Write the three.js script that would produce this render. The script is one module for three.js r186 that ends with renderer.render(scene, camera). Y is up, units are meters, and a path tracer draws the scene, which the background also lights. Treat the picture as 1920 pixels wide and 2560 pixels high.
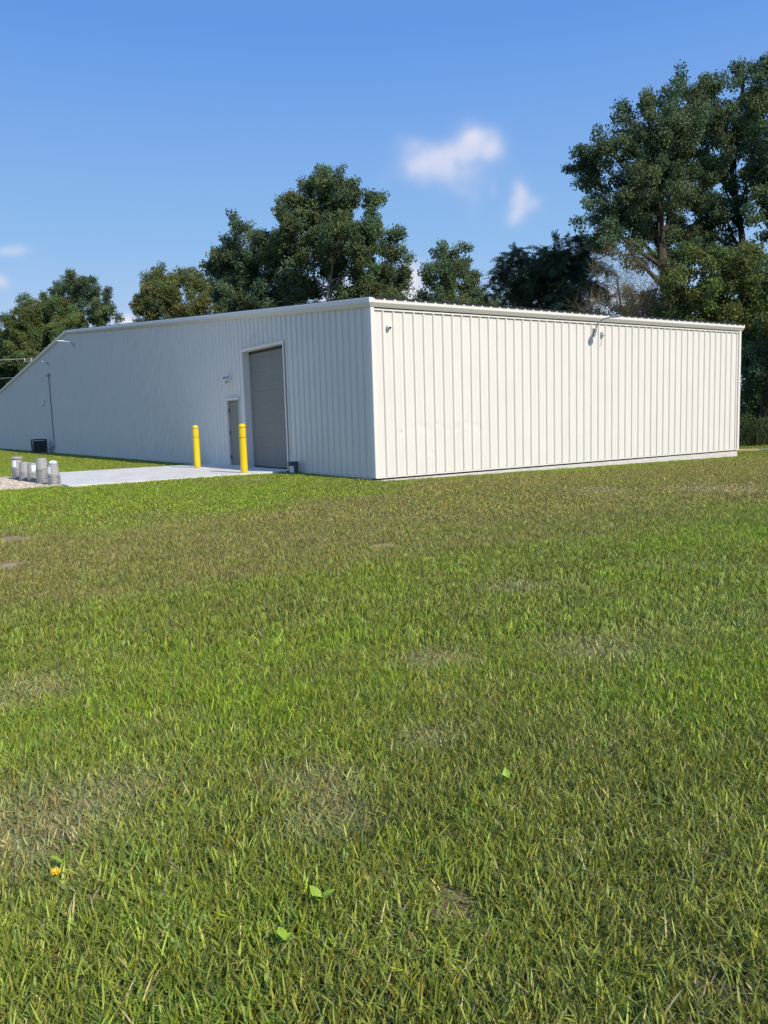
import * as THREE from 'three';
import { mergeGeometries } from 'three/addons/utils/BufferGeometryUtils.js';
import { RoundedBoxGeometry } from 'three/addons/geometries/RoundedBoxGeometry.js';
import { ImprovedNoise } from 'three/addons/math/ImprovedNoise.js';

// ---------------------------------------------------------------- camera
const scene = new THREE.Scene();
const camera = new THREE.PerspectiveCamera(66.53, 0.75, 0.1, 3000);
camera.rotation.order = 'YXZ';
camera.position.set(-10.377, 1.371, 15.786);
camera.rotation.set(-0.11716, -0.59009, -0.03068);
scene.add(camera);
const renderer = new THREE.WebGLRenderer();
renderer.toneMapping = THREE.LinearToneMapping;
renderer.toneMappingExposure = 1.0;
renderer.shadowMap.enabled = true;

// ---------------------------------------------------------------- helpers used by everything
function rng(seed) { let a = seed >>> 0; return () => { a = (a + 0x6D2B79F5) | 0; let t = Math.imul(a ^ (a >>> 15), 1 | a); t = (t + Math.imul(t ^ (t >>> 7), 61 | t)) ^ t; return ((t ^ (t >>> 14)) >>> 0) / 4294967296; }; }
const noiser = new ImprovedNoise();
const n3 = (x, y, z) => noiser.noise(x, y, z);
const fbm = (x, y, z, o = 4) => { let s = 0, a = 0.5, f = 1; for (let i = 0; i < o; i++) { s += a * n3(x * f, y * f, z * f); a *= 0.5; f *= 2.03; } return s; };
const clamp = (v, a = 0, b = 1) => Math.min(b, Math.max(a, v));
const smooth = (a, b, v) => { const t = clamp((v - a) / (b - a)); return t * t * (3 - 2 * t); };
const mix = (a, b, t) => a + (b - a) * t;

const TREES = [
  {"n":"broadleaf_tree","label":"dense dark green tree beside the power pole beyond the low gable end","cat":"tree","p":[5.52,-0.3,-90.97],"leaf":"poplar","dens":1.45,"tr":0.25,"col":0,"lobes":[[0.91,11.58,-1.84,3.48,3.98],[2.05,7.48,0.54,3.48,3.48],[-2.03,10.58,-2.39,3.48,4.97],[-1.63,5.58,0.05,3.98,3.48],[2.28,4.04,0.32,3.48,2.98]]},
  {"n":"broadleaf_tree","label":"bushy mid green tree left of the pale forked trunk","cat":"tree","p":[7.83,-0.3,-83.36],"leaf":"poplar","dens":1.45,"tr":0.25,"col":1,"lobes":[[1.05,12.83,-1.8,3.54,3.77],[2.49,15.26,-0.27,2.36,1.98],[-0.29,14.52,-0.92,1.98,2.26],[1.77,9.88,0.19,3.77,2.83],[-0.95,9.98,-1.7,2.83,2.83],[0.71,5.73,-0.54,3.77,3.3]]},
  {"n":"cottonwood_tree","label":"airy cottonwood with a pale forked trunk rising above the bushy trees","cat":"tree","p":[13.95,-0.3,-88.91],"leaf":"poplar","dens":0.95,"tr":0.2,"col":0,"lobes":[[0.97,18.91,-1.96,2.15,1.85],[2.82,17.08,0.05,1.95,2.05],[0.01,19.04,-4.3,1.23,1.54],[1.69,16.15,-1.7,2.31,1.33],[3.94,15.53,0.1,1.33,1.44],[-0.56,15.68,-2.79,2.46,2.15],[1.17,20.15,-0.3,1.13,0.92],[0.53,12.71,-3.12,3.59,2.56]]},
  {"n":"broadleaf_tree","label":"light yellowish green tree behind the middle of the gable ridge","cat":"tree","p":[18.56,-0.3,-64.0],"leaf":"poplar","dens":1.35,"tr":0.22,"col":2,"lobes":[[-1.58,14.3,-1.48,2.19,2.61],[0.7,14.83,-0.03,2.02,2.19],[3.0,14.06,0.63,2.31,2.19],[-0.9,16.52,-3.79,1.18,1.18],[1.98,16.75,-1.43,1.26,0.92],[4.17,12.86,2.46,2.1,2.1],[-2.81,13.46,-1.72,1.05,1.26],[0.12,11.45,-0.8,3.78,2.1]]},
  {"n":"cottonwood_tree","label":"medium dark cottonwood with a round top beside the tallest middle tree","cat":"tree","p":[17.96,-0.3,-45.03],"leaf":"poplar","dens":1.25,"tr":0.24,"col":3,"lobes":[[0.08,16.43,-0.26,1.76,1.62],[0.11,15.37,-3.33,1.69,1.86],[1.6,14.75,-0.97,1.86,2.03],[-1.1,15.44,-3.31,1.08,1.15],[0.4,12.27,-0.26,2.54,1.86],[1.91,13.74,1.31,1.52,2.03],[-0.27,13.15,-3.17,1.69,1.52],[2.13,11.39,2.08,1.52,1.69],[0.02,9.71,-0.94,3.04,2.03]]},
  {"n":"cottonwood_tree","label":"tallest cottonwood behind the near part of the roof with rounded crown","cat":"tree","p":[20.98,-0.3,-38.14],"leaf":"poplar","dens":1.25,"tr":0.28,"col":0,"lobes":[[1.38,19.12,-1.56,2.38,1.59],[-0.07,18.2,-2.95,1.75,1.75],[3.76,18.02,-1.56,1.84,2.07],[1.23,16.6,-2.78,2.7,1.91],[-1.91,16.27,-1.98,1.21,1.21],[2.52,14.82,1.39,1.65,1.91],[0.2,14.38,-3.12,2.22,1.59],[2.66,13.27,-1.02,2.22,1.59],[4.5,14.74,0.37,0.89,1.27],[0.17,11.82,-3.97,1.59,1.11],[2.96,11.23,0.19,1.91,1.27],[0.43,9.58,-0.02,2.22,1.27],[1.42,19.74,-0.95,1.59,0.95],[0.91,15.53,0.82,1.91,1.59]]},
  {"n":"cottonwood_tree","label":"slim cottonwood with one upright finger of leaves beside the tallest middle tree","cat":"tree","p":[25.66,-0.3,-37.41],"leaf":"poplar","dens":1.1,"tr":0.16,"col":0,"lobes":[[1.11,15.71,0.35,0.59,1.05],[1.91,14.17,-0.6,0.98,1.25],[1.92,13.18,-2.42,1.38,1.31],[2.94,12.79,-1.55,0.72,1.12],[1.17,11.28,-2.01,1.48,1.15],[0.99,10.64,0.27,0.98,0.98],[0.41,8.8,-0.43,1.64,1.31]]},
  {"n":"cottonwood_tree","label":"small lone cottonwood standing by the white cloud behind the eave","cat":"tree","p":[33.8,-0.3,-39.18],"leaf":"poplar","dens":1.1,"tr":0.17,"col":0,"lobes":[[1.75,16.19,-1.63,1.51,1.22],[-0.27,14.02,-0.04,1.61,1.36],[2.91,14.17,-1.69,1.44,1.44],[1.85,11.9,0.09,1.44,1.15],[1.18,13.06,-3.38,1.15,1.29],[-0.36,11.2,0.54,1.79,1.44],[-0.36,8.76,1.01,2.15,1.79]]},
  {"n":"locust_tree","label":"low feathery sapling top just above the dark roof edge","cat":"tree","p":[39.46,-0.3,-40.2],"leaf":"poplar","dens":0.7,"tr":0.1,"col":2,"lobes":[[0.79,12.29,-1.18,0.91,0.68],[3.29,11.97,-1.97,0.95,0.76],[-0.33,10.54,0.61,1.52,1.14]]},
  {"n":"locust_tree","label":"dark feathery tree with drooping layered branches behind the eave","cat":"tree","p":[28.07,-0.3,-21.25],"leaf":"locust","dens":1.5,"tr":0.2,"col":4,"lobes":[[-0.84,11.96,-0.69,1.33,0.96],[-1.61,10.85,-1.2,1.28,0.91],[2.38,12.19,-1.83,1.28,1.33],[0.83,11.23,1.37,1.2,1.33],[-0.73,9.65,-0.47,2.0,0.96],[-1.29,9.66,-2.5,1.01,0.69],[2.46,9.78,-0.83,1.73,1.07],[2.5,11.21,-2.32,1.6,1.07],[2.15,12.83,0.17,0.67,0.67],[-0.03,7.87,-0.27,2.4,1.2]]},
  {"n":"cottonwood_tree","label":"huge dark cottonwood with wide arms left of the leaning trunk","cat":"tree","p":[28.82,-0.3,-12.26],"leaf":"poplar","dens":0.92,"tr":0.42,"col":3,"lobes":[[-2.35,16.02,-2.87,1.43,1.43],[-3.01,16.7,-1.9,0.51,0.92],[0.27,18.36,-2.34,1.34,1.2],[3.23,19.8,-2.48,1.38,1.29],[-1.66,16.17,-4.63,0.69,1.11],[0.19,15.83,-2.8,1.73,1.61],[1.49,16.65,-1.06,1.85,1.73],[-1.87,13.97,-2.27,1.73,1.27],[-3.96,12.09,-2.2,1.27,1.11],[0.21,12.86,-2.09,1.85,1.38],[-2.72,11.2,-1.97,1.5,0.81],[1.25,13.98,-1.11,1.61,1.38],[0.81,11.0,-2.1,1.61,1.04],[2.94,10.84,-1.45,1.38,1.38],[-0.51,16.67,-0.79,1.38,1.38],[-1.07,13.8,-0.73,1.61,1.38],[-0.13,12.7,-3.09,1.61,1.15]]},
  {"n":"cottonwood_tree","label":"tall cottonwood with a leaning dark trunk above the yellow green thicket","cat":"tree","p":[34.65,-0.3,-10.75],"leaf":"poplar","dens":0.95,"tr":0.36,"col":3,"lobes":[[0.99,20.43,-3.86,1.49,1.49],[2.68,21.66,-3.08,0.87,1.16],[-0.63,17.52,-3.14,1.93,1.69],[1.93,19.13,-2.82,1.49,1.69],[1.16,15.67,-3.6,1.73,1.45],[-1.49,13.08,-3.56,1.45,1.2],[-0.82,15.45,-0.3,1.01,1.45],[-0.95,12.98,-1.79,1.08,0.84],[-2.54,15.18,-2.74,1.45,1.45],[1.9,17.06,-3.02,1.45,1.45],[-0.22,11.88,-3.44,1.45,1.2],[-1.79,18.35,-3.86,1.45,1.45]]},
  {"n":"cottonwood_tree","label":"towering cottonwood with a straight forked trunk at the edge of the woods","cat":"tree","p":[32.15,-0.3,-8.8],"leaf":"poplar","dens":0.95,"tr":0.36,"col":0,"lobes":[[4.64,18.52,-1.98,1.8,2.26],[-0.06,19.5,-0.58,0.63,0.81],[3.57,15.34,-1.65,1.35,1.8],[2.58,13.16,0.34,1.8,2.26],[-0.61,12.83,-0.39,0.63,0.9],[1.63,11.45,-0.22,1.13,1.13],[5.01,16.98,-0.38,2.03,2.03],[4.83,20.68,-1.67,1.35,1.35],[0.75,17.42,-0.69,1.13,1.35]]},
  {"n":"dead_tree","label":"half dead grey brown tree with bare twigs behind the eave lamp","cat":"tree","p":[24.88,-0.3,-12.5],"leaf":"dead","dens":1.0,"tr":0.16,"col":5,"lobes":[[-1.03,8.89,-0.01,1.32,0.88],[-1.96,7.94,-0.29,1.21,0.77],[0.2,7.92,0.05,1.54,0.99],[1.11,8.31,0.63,1.1,0.99],[-1.29,6.94,-0.33,1.54,0.66],[-0.22,6.7,1.16,1.54,0.88]]},
  {"n":"understory_tree","label":"yellow green leafy thicket tree below the leaning trunk","cat":"tree","p":[26.16,-0.3,-8.0],"leaf":"poplar","dens":1,"tr":0.14,"col":6,"lobes":[[-0.02,8.91,-0.62,1.33,0.86],[-1.73,7.8,-0.56,1.03,0.92],[-0.52,8.3,1.02,1.03,0.86],[1.66,7.73,-1.24,1.64,1.03],[-1.08,6.79,-1.45,0.92,0.82],[0.22,7.11,1.01,1.13,1.03],[-1.02,6.13,-0.12,1.64,1.03],[3.39,9.53,-0.78,0.62,0.62]]},
  {"n":"understory_tree","label":"dark leafy tree crowding the far end of the white wall","cat":"tree","p":[26.19,-0.3,-5.56],"leaf":"poplar","dens":0.9,"tr":0.14,"col":3,"lobes":[[1.94,6.16,-1.72,0.78,1.36],[2.4,7.29,-1.07,0.97,1.56],[-0.31,4.0,-0.22,0.66,1.36],[0.19,4.7,0.46,0.97,1.75],[1.92,2.3,-1.18,0.66,0.97],[-0.1,2.79,1.07,1.17,1.36],[0.37,7.98,-0.23,0.58,0.78]]},
  {"n":"understory_tree","label":"shaded tree deep in the woods past the plank","cat":"tree","p":[34.38,-0.3,-9.72],"leaf":"poplar","dens":1.2,"tr":0.16,"col":3,"lobes":[[-1.78,4.45,-0.3,1.41,2.12],[-0.7,5.51,0.7,1.65,2.36],[-2.41,1.93,0.62,1.41,1.65],[1.97,2.59,0.27,1.65,2.12],[-2.03,6.31,-0.93,0.94,2.12],[0.17,8.5,0.37,1.41,1.89]]},
  {"n":"understory_tree","label":"bushy tree behind the long eave at the wood edge","cat":"tree","p":[32.11,-0.3,-16.1],"leaf":"poplar","dens":0.9,"tr":0.14,"col":6,"lobes":[[0.12,7.32,-1.4,2.05,1.54],[1.94,6.73,-0.02,2.05,1.54],[-2.33,6.16,-0.67,1.79,1.54],[1.42,5.73,2.36,1.79,1.54],[1.94,5.05,-1.21,2.56,1.54]]},
  {"n":"understory_tree","label":"leafy sapling at the border of the woods outside the lawn","cat":"tree","p":[26.88,-0.3,-3.88],"leaf":"poplar","dens":1,"tr":0.13,"col":6,"lobes":[[-0.69,4.2,0.23,1.33,1.71],[0.52,6.42,0.26,1.33,1.71],[1.06,2.03,-1.01,1.14,1.33],[2.72,2.39,-0.52,1.33,1.52]]},
  {"n":"cottonwood_tree","label":"broad cottonwood deeper along the wood edge past the lawn","cat":"tree","p":[38.09,-0.3,-7.22],"leaf":"poplar","dens":0.9,"tr":0.36,"col":0,"lobes":[[1.05,17.12,-1.37,2.12,2.12],[2.21,15.21,-0.29,2.12,2.12],[0.22,13.62,-1.29,1.89,1.89],[1.79,12.07,0.45,2.12,1.89],[-0.58,10.12,0.1,2.12,1.65],[0.38,18.12,-0.01,1.65,1.41],[1.08,8.72,1.32,2.12,2.12]]}
];
const CLOUDS = [[41.15,18.5,1.15,0.71,0.9],[42.24,17.78,0.82,0.48,0.6],[39.61,17.7,1.94,0.91,0.7],[37.37,17.33,1.4,0.87,0.62],[36.7,18.4,0.84,0.53,0.38],[38.74,16.4,2.64,0.64,0.3],[40.26,15.57,1.25,0.74,0.22],[40.81,14.79,0.44,0.75,0.12],[34.66,16.2,0.34,0.25,0.15],[43.72,15.35,0.49,0.69,0.5],[43.93,14.46,0.55,0.8,0.62],[43.7,13.72,0.71,0.61,0.5],[44.93,14.14,0.6,0.5,0.42],[42.12,15.34,0.25,0.35,0.3],[36.45,9.63,0.8,0.81,1.2],[36.14,8.42,1.43,0.95,1.2],[9.73,11.52,0.9,0.31,0.65],[8.7,9.72,0.47,0.44,0.8],[16.42,7.22,1.05,0.42,1.1],[31.43,8.96,1.72,1.08,1.0],[50.56,7.39,2.34,1.05,0.9],[53.23,12.27,1.5,0.74,0.5]];

// ---------------------------------------------------------------- sky (air and clouds) and sun
{
  const W = 2048, H = 1024, data = new Float32Array(W * H * 4);
  const stops = [[-90, .5, .60, .72], [-2, .66, .745, .87], [0, .66, .745, .87], [5, .48, .64, .86], [12, .285, .51, .845], [18, .21, .42, .82], [25, .135, .32, .79], [40, .12, .275, .68], [90, .115, .24, .55]];
  const colAt = (el) => { for (let i = 1; i < stops.length; i++) if (el <= stops[i][0]) { const a = stops[i - 1], b = stops[i], t = (el - a[0]) / (b[0] - a[0]); return [1, 2, 3].map((k) => mix(a[k], b[k], t)); } return stops[stops.length - 1].slice(1); };
  for (let j = 0; j < H; j++) {
    const el = ((j + .5) / H - .5) * 180, base = colAt(el), er = el * Math.PI / 180;
    for (let i = 0; i < W; i++) {
      const th = ((i + .5) / W - .5) * 2 * Math.PI, x = Math.cos(th) * Math.cos(er), z = Math.sin(th) * Math.cos(er), y = Math.sin(er);
      let az = Math.atan2(x, -z) * 180 / Math.PI;
      let m = 0, hi = 0;
      if (el > 0 && el < 30) {
        const wx = fbm(x * 14, y * 14, z * 14, 4) * 1.5, wy = fbm(x * 14 + 9, y * 14 + 3, z * 14, 4) * 1.1;
        for (const [ca, ce, ra, re, s] of CLOUDS) {
          let da = az - ca; if (da > 180) da -= 360; if (da < -180) da += 360;
          if (Math.abs(da) > 8) continue;
          const dx = (da + wx * Math.min(1, ra)) / ra, dy = (el - ce + wy * Math.min(1, re * 1.3)) / re, q = dx * dx + dy * dy;
          const v = s * .92 * Math.exp(-q * .62); if (v > .01) { m = m + v * (1 - m * .55); hi = Math.max(hi, v * (.75 + .25 * clamp(dy + .5))); }
        }
        // small fair weather clouds low over the rest of the horizon
        const out = smooth(32, 48, Math.abs(az - 34));
        const c = fbm(x * 5 + 40, y * 16, z * 5, 5) + .0; m = Math.max(m, out * smooth(.12, .34, c) * smooth(1, 5, el) * smooth(22, 10, el) * .8);
        m = mix(m, smooth(.02, 1.02, m * (1 + 1.1 * fbm(x * 45, y * 45, z * 45, 5))), .75) * .86;
      }
      m = clamp(m, 0, .93);
      const cl = [.62 + .26 * hi, .68 + .17 * hi, .90];
      const k = (j * W + i) * 4;
      for (let c = 0; c < 3; c++) data[k + c] = mix(base[c], cl[c], m);
      data[k + 3] = 1;
    }
  }
  const tex = new THREE.DataTexture(data, W, H, THREE.RGBAFormat, THREE.FloatType);
  tex.mapping = THREE.EquirectangularReflectionMapping; tex.magFilter = THREE.LinearFilter; tex.minFilter = THREE.LinearFilter; tex.needsUpdate = true;
  scene.background = tex; scene.environment = tex;
}
const SUN = new THREE.Vector3(.17, .80, 1).normalize();
const sun = new THREE.DirectionalLight(new THREE.Color(1, .94, .85), 4.25);
sun.position.copy(SUN).multiplyScalar(80); sun.target.position.set(0, 0, 0);
sun.castShadow = true; sun.shadow.mapSize.set(4096, 4096);
Object.assign(sun.shadow.camera, { left: -60, right: 60, top: 80, bottom: -60, near: 1, far: 260 });
scene.add(sun, sun.target);

// ---------------------------------------------------------------- naming helpers
const used = new Map();
function numbered(name) { const k = used.get(name) ?? 0; used.set(name, k + 1); return k ? `${name}_${String(k).padStart(3, '0')}` : name; }
function tag(o, label, category, group) { o.userData.label = label; o.userData.category = category; if (group) o.userData.group = group; return o; }
function thing(name, label, category, pos = [0, 0, 0], turn = 0, group) { const g = new THREE.Group(); g.name = numbered(name); g.position.set(...pos); g.rotation.y = turn; scene.add(g); return tag(g, label, category, group); }
function part(name, geo, mat, parent) { const m = new THREE.Mesh(geo, mat); m.name = name; m.castShadow = m.receiveShadow = true; parent.add(m); return m; }
function structure(name, geo, mat) { const m = new THREE.Mesh(geo, mat); m.name = name; m.userData.kind = 'structure'; m.castShadow = m.receiveShadow = true; scene.add(m); return m; }
const box = (w, h, d, x = 0, y = 0, z = 0) => new THREE.BoxGeometry(w, h, d).translate(x, y, z);
const rbox = (w, h, d, r, x = 0, y = 0, z = 0) => new RoundedBoxGeometry(w, h, d, 2, r).translate(x, y, z);
const cyl = (r0, r1, h, x = 0, y = 0, z = 0, n = 20) => new THREE.CylinderGeometry(r0, r1, h, n).translate(x, y, z);
const lathe = (pts, n = 36) => new THREE.LatheGeometry(pts.map(([r, y]) => new THREE.Vector2(r, y)), n);
const tube = (pts, r, n = 24, rs = 7) => new THREE.TubeGeometry(new THREE.CatmullRomCurve3(pts.map((p) => new THREE.Vector3(...p))), n, r, rs);
const lin = (r, g, b) => new THREE.Color().setRGB(r, g, b);
const std = (c, roughness = .7, extra = {}) => new THREE.MeshStandardMaterial({ color: c, roughness, ...extra });
function quads(list) { // list of [a,b,c,d] points, optional uv per point -> flat shaded geometry
  const pos = [], uv = [];
  for (const [pts, uvs] of list) for (const i of [0, 1, 2, 0, 2, 3]) { pos.push(...pts[i]); uv.push(...(uvs ? uvs[i] : [0, 0])); }
  const g = new THREE.BufferGeometry(); g.setAttribute('position', new THREE.Float32BufferAttribute(pos, 3)); g.setAttribute('uv', new THREE.Float32BufferAttribute(uv, 2)); g.computeVertexNormals(); return g;
}
function texture(W, H, fn, srgb = true) {
  const d = new Uint8Array(W * H * 4);
  for (let j = 0; j < H; j++) for (let i = 0; i < W; i++) { const c = fn(i / W, j / H, i, j), k = (j * W + i) * 4; d[k] = clamp(c[0], 0, 1) * 255; d[k + 1] = clamp(c[1], 0, 1) * 255; d[k + 2] = clamp(c[2], 0, 1) * 255; d[k + 3] = 255; }
  const t = new THREE.DataTexture(d, W, H); t.magFilter = THREE.LinearFilter; t.minFilter = THREE.LinearMipmapLinearFilter; t.generateMipmaps = true; t.wrapS = t.wrapT = THREE.RepeatWrapping; if (srgb) t.colorSpace = THREE.SRGBColorSpace; t.needsUpdate = true; return t;
}
// tileable value noise on a lattice, for textures that repeat
function tileNoise(seed, cells) { const r = rng(seed), g = Float32Array.from({ length: cells * cells }, r); return (u, v) => { u = ((u % 1) + 1) % 1 * cells; v = ((v % 1) + 1) % 1 * cells; const i = Math.floor(u), j = Math.floor(v), a = u - i, b = v - j, s = a * a * (3 - 2 * a), t = b * b * (3 - 2 * b), q = (x, y) => g[(y % cells) * cells + (x % cells)]; return mix(mix(q(i, j), q(i + 1, j), s), mix(q(i, j + 1), q(i + 1, j + 1), s), t); }; }

// ---------------------------------------------------------------- ground
const L = 15.12, RIDGE = 31.14, END = 62.28, EAVE = 4.033, PITCH = 2.6616 / 31.14;
function groundHeight(x, z) {
  const left = mix(-.035, -.17, smooth(-3.5, 4, z));
  const right = mix(-.115 - .0105 * clamp(x, 0, 16), -.18 - .006 * clamp(x, 0, 30), smooth(0, 8, z));
  let h = mix(left, right, smooth(-2, 1.2, x));
  if (z < 0 && x > 0) h = mix(h, -.28, smooth(.5, 3, x) * smooth(0, -1.5, z));
  const d = Math.hypot(x, z); h += .035 * fbm(x * .35, 2.1, z * .35, 3) * smooth(1, 4, Math.max(z, -x * .6)) ;
  return h - .0 * d;
}
// what grows where: dry 0..1, bare 0..1, pale (grass sheen painted into the colour) 0..1, lush -1..1
const STRAW = [[-9.56, 12.49, .2], [-9.95, 12.6, .42], [-8.88, 13.0, .22], [-8.98, 13.25, .2], [-9.7, 10.85, .35], [-5.58, 10.71, .3], [-7.4, 11.9, .25], [-8.2, 12.9, .16], [1.96, 5.21, .7], [3.67, 6.75, 1.0], [-6.5, 12.4, .3]];
const BARE = [[-8.93, 13.96, .1], [-8.68, 13.52, .09], [-8.58, 14.7, .09], [-8.75, 3.6, .5], [-9.15, 5.9, .35], [-2.0, -2.5, .4], [-.95, -1.1, .35], [-1.5, -1.9, .3], [-5.1, 7.9, .25], [-3.2, -3.3, .3]];
function lawn(x, z) {
  const big = fbm(x * .45 + 3, .7, z * .45, 4), mid = fbm(x * 1.6, 5.2, z * 1.6, 3), fine = fbm(x * 5, 9.1, z * 5, 2);
  const zU = mix(3.1, .9, smooth(-3.2, 1.5, x)) + big * 1.2;
  const zN = 8.9 + big * 1.6 + mid * .8 + .5 * smooth(-6, -2, x);
  let dry = smooth(zN + .5, zN - .7, z) * smooth(zU - .7, zU + .9, z) * (.72 + .9 * mid + .35 * fine);
  dry *= 1 - .8 * Math.exp(-(((x - .6) / 2.2) ** 2 + ((z - 9.1) / .9) ** 2));
  dry = Math.max(dry, smooth(1, 6, x) * smooth(1.1, 2.4, z) * (.55 + mid * .8));
  dry = Math.max(dry, .6 * smooth(.06, .32, mid) * (.6 + fine));
  let straw = 0, bare = 0; const wob = .75 + .9 * fbm(x * 7, 3, z * 7, 3);
  for (const [a, b, r] of STRAW) { const q = Math.hypot(x - a, z - b) / r; if (q < 2.4) straw = Math.max(straw, smooth(1.5, .4, q * (1.6 - wob * .7))); }
  for (const [a, b, r] of BARE) { const q = Math.hypot((x - a), (z - b)) / r; if (q < 2.2) bare = Math.max(bare, smooth(1.35, .75, q * (1.7 - wob * .8))); }
  const lush = clamp(.5 + 1.7 * big + 1.3 * mid + .5 * fine + .35 * smooth(2.8, 1.4, z) * smooth(-2, -4, x));
  const pale = clamp(.75 * smooth(.02, .4, fbm(x * .9 + 20, 2.2, z * .9, 3)) + .7 * Math.exp(-(((x + 10.1) / .9) ** 2 + ((z - 12.6) / 1.1) ** 2)) + .5 * Math.exp(-(((x + 5.5) / 1.6) ** 2 + ((z - 12.2) / .8) ** 2)));
  return { dry: clamp(dry), straw: straw * .75, bare, lush, fine, mid, pale };
}
{
  const axis = (segs) => { const a = []; for (const [s, e, st] of segs) for (let v = s; v < e - 1e-6; v += st) a.push(v); a.push(segs[segs.length - 1][1]); return a; };
  const xs = axis([[-900, -120, 130], [-120, -30, 10], [-30, -13, 1], [-13, 28, .2], [28, 60, 2], [60, 180, 20], [180, 900, 120]]);
  const zs = axis([[-900, -160, 148], [-160, -70, 15], [-70, -14, 1], [-14, 18, .2], [18, 40, 2], [40, 160, 20], [160, 900, 148]]);
  const pos = [], col = [], uv = [], idx = [];
  for (const z of zs) for (const x of xs) {
    pos.push(x, groundHeight(x, z), z); uv.push(x / 1.5, z / 1.5);
    const q = lawn(x, z);
    let c = [.085, .085, .032]; const dry = [.17, .135, .06], soil = [.47, .345, .205];
    c = c.map((v, i) => mix(v, dry[i], q.dry)); c = c.map((v, i) => mix(v, [.34, .28, .14][i], q.straw * .8)); c = c.map((v, i) => mix(v, soil[i], q.bare));
    col.push(...c);
  }
  const nx = xs.length;
  for (let j = 0; j < zs.length - 1; j++) for (let i = 0; i < nx - 1; i++) { const a = j * nx + i; idx.push(a, a + nx, a + 1, a + 1, a + nx, a + nx + 1); }
  const g = new THREE.BufferGeometry(); g.setAttribute('position', new THREE.Float32BufferAttribute(pos, 3)); g.setAttribute('color', new THREE.Float32BufferAttribute(col, 3)); g.setAttribute('uv', new THREE.Float32BufferAttribute(uv, 2)); g.setIndex(idx); g.computeVertexNormals();
  const a = tileNoise(11, 256), b = tileNoise(12, 64), c = tileNoise(13, 16);
  const map = texture(1024, 1024, (u, v) => { const s = .35 * a(u, v) + .35 * b(u * 1, v * 1) + .3 * c(u, v), k = .55 + .75 * s; return [k * 1.0, k * .98, k * .92]; });
  const bump = texture(512, 512, (u, v) => { const s = .6 * a(u, v) + .4 * b(u, v); return [s, s, s]; }, false);
  structure('ground', g, std(0xffffff, 1, { vertexColors: true, map, bumpMap: bump, bumpScale: .008 }));
}
const GABLE_SLAB = { z0: -4.15, z1: -10.7, x1: -6.2 };
{ // concrete apron at the doors, cast in three bays with open joints
  const speck = tileNoise(21, 256), patch = tileNoise(22, 10), stain = tileNoise(23, 30);
  const map = texture(1024, 1024, (u, v) => { const k = .86 + .1 * speck(u, v) + .08 * patch(u, v) - .1 * smooth(.72, .95, stain(u, v)); return [k, k * .985, k * .95]; });
  map.repeat.set(.35, .35);
  const m = std(lin(.84, .82, .78), .85, { map });
  const apron = new THREE.Group(); apron.name = 'concrete_apron'; apron.userData.kind = 'structure'; scene.add(apron);
  for (const [a, b] of [[-.012, -2.06], [-2.075, -4.12], [-4.135, GABLE_SLAB.x1]]) {
    const s = new THREE.Shape(); s.moveTo(a, -GABLE_SLAB.z0); s.lineTo(b, -GABLE_SLAB.z0); s.lineTo(b, -GABLE_SLAB.z1); s.lineTo(a, -GABLE_SLAB.z1);
    const g = new THREE.ExtrudeGeometry(s, { depth: .16, bevelEnabled: true, bevelSize: .006, bevelThickness: .006, bevelSegments: 2 }); g.rotateX(-Math.PI / 2); g.translate(0, -.135, 0);
    part('slab', g, m, apron);
  }
}
const inGravel = (x, z) => x < GABLE_SLAB.x1 + .05 && x > -24 && z < -4.6 + .35 * n3(x * .8, 1, 2) + .25 * n3(x * 2.6, 4, 2) && z > -10.4 + .5 * n3(x * .6, 7, 3);
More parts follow.
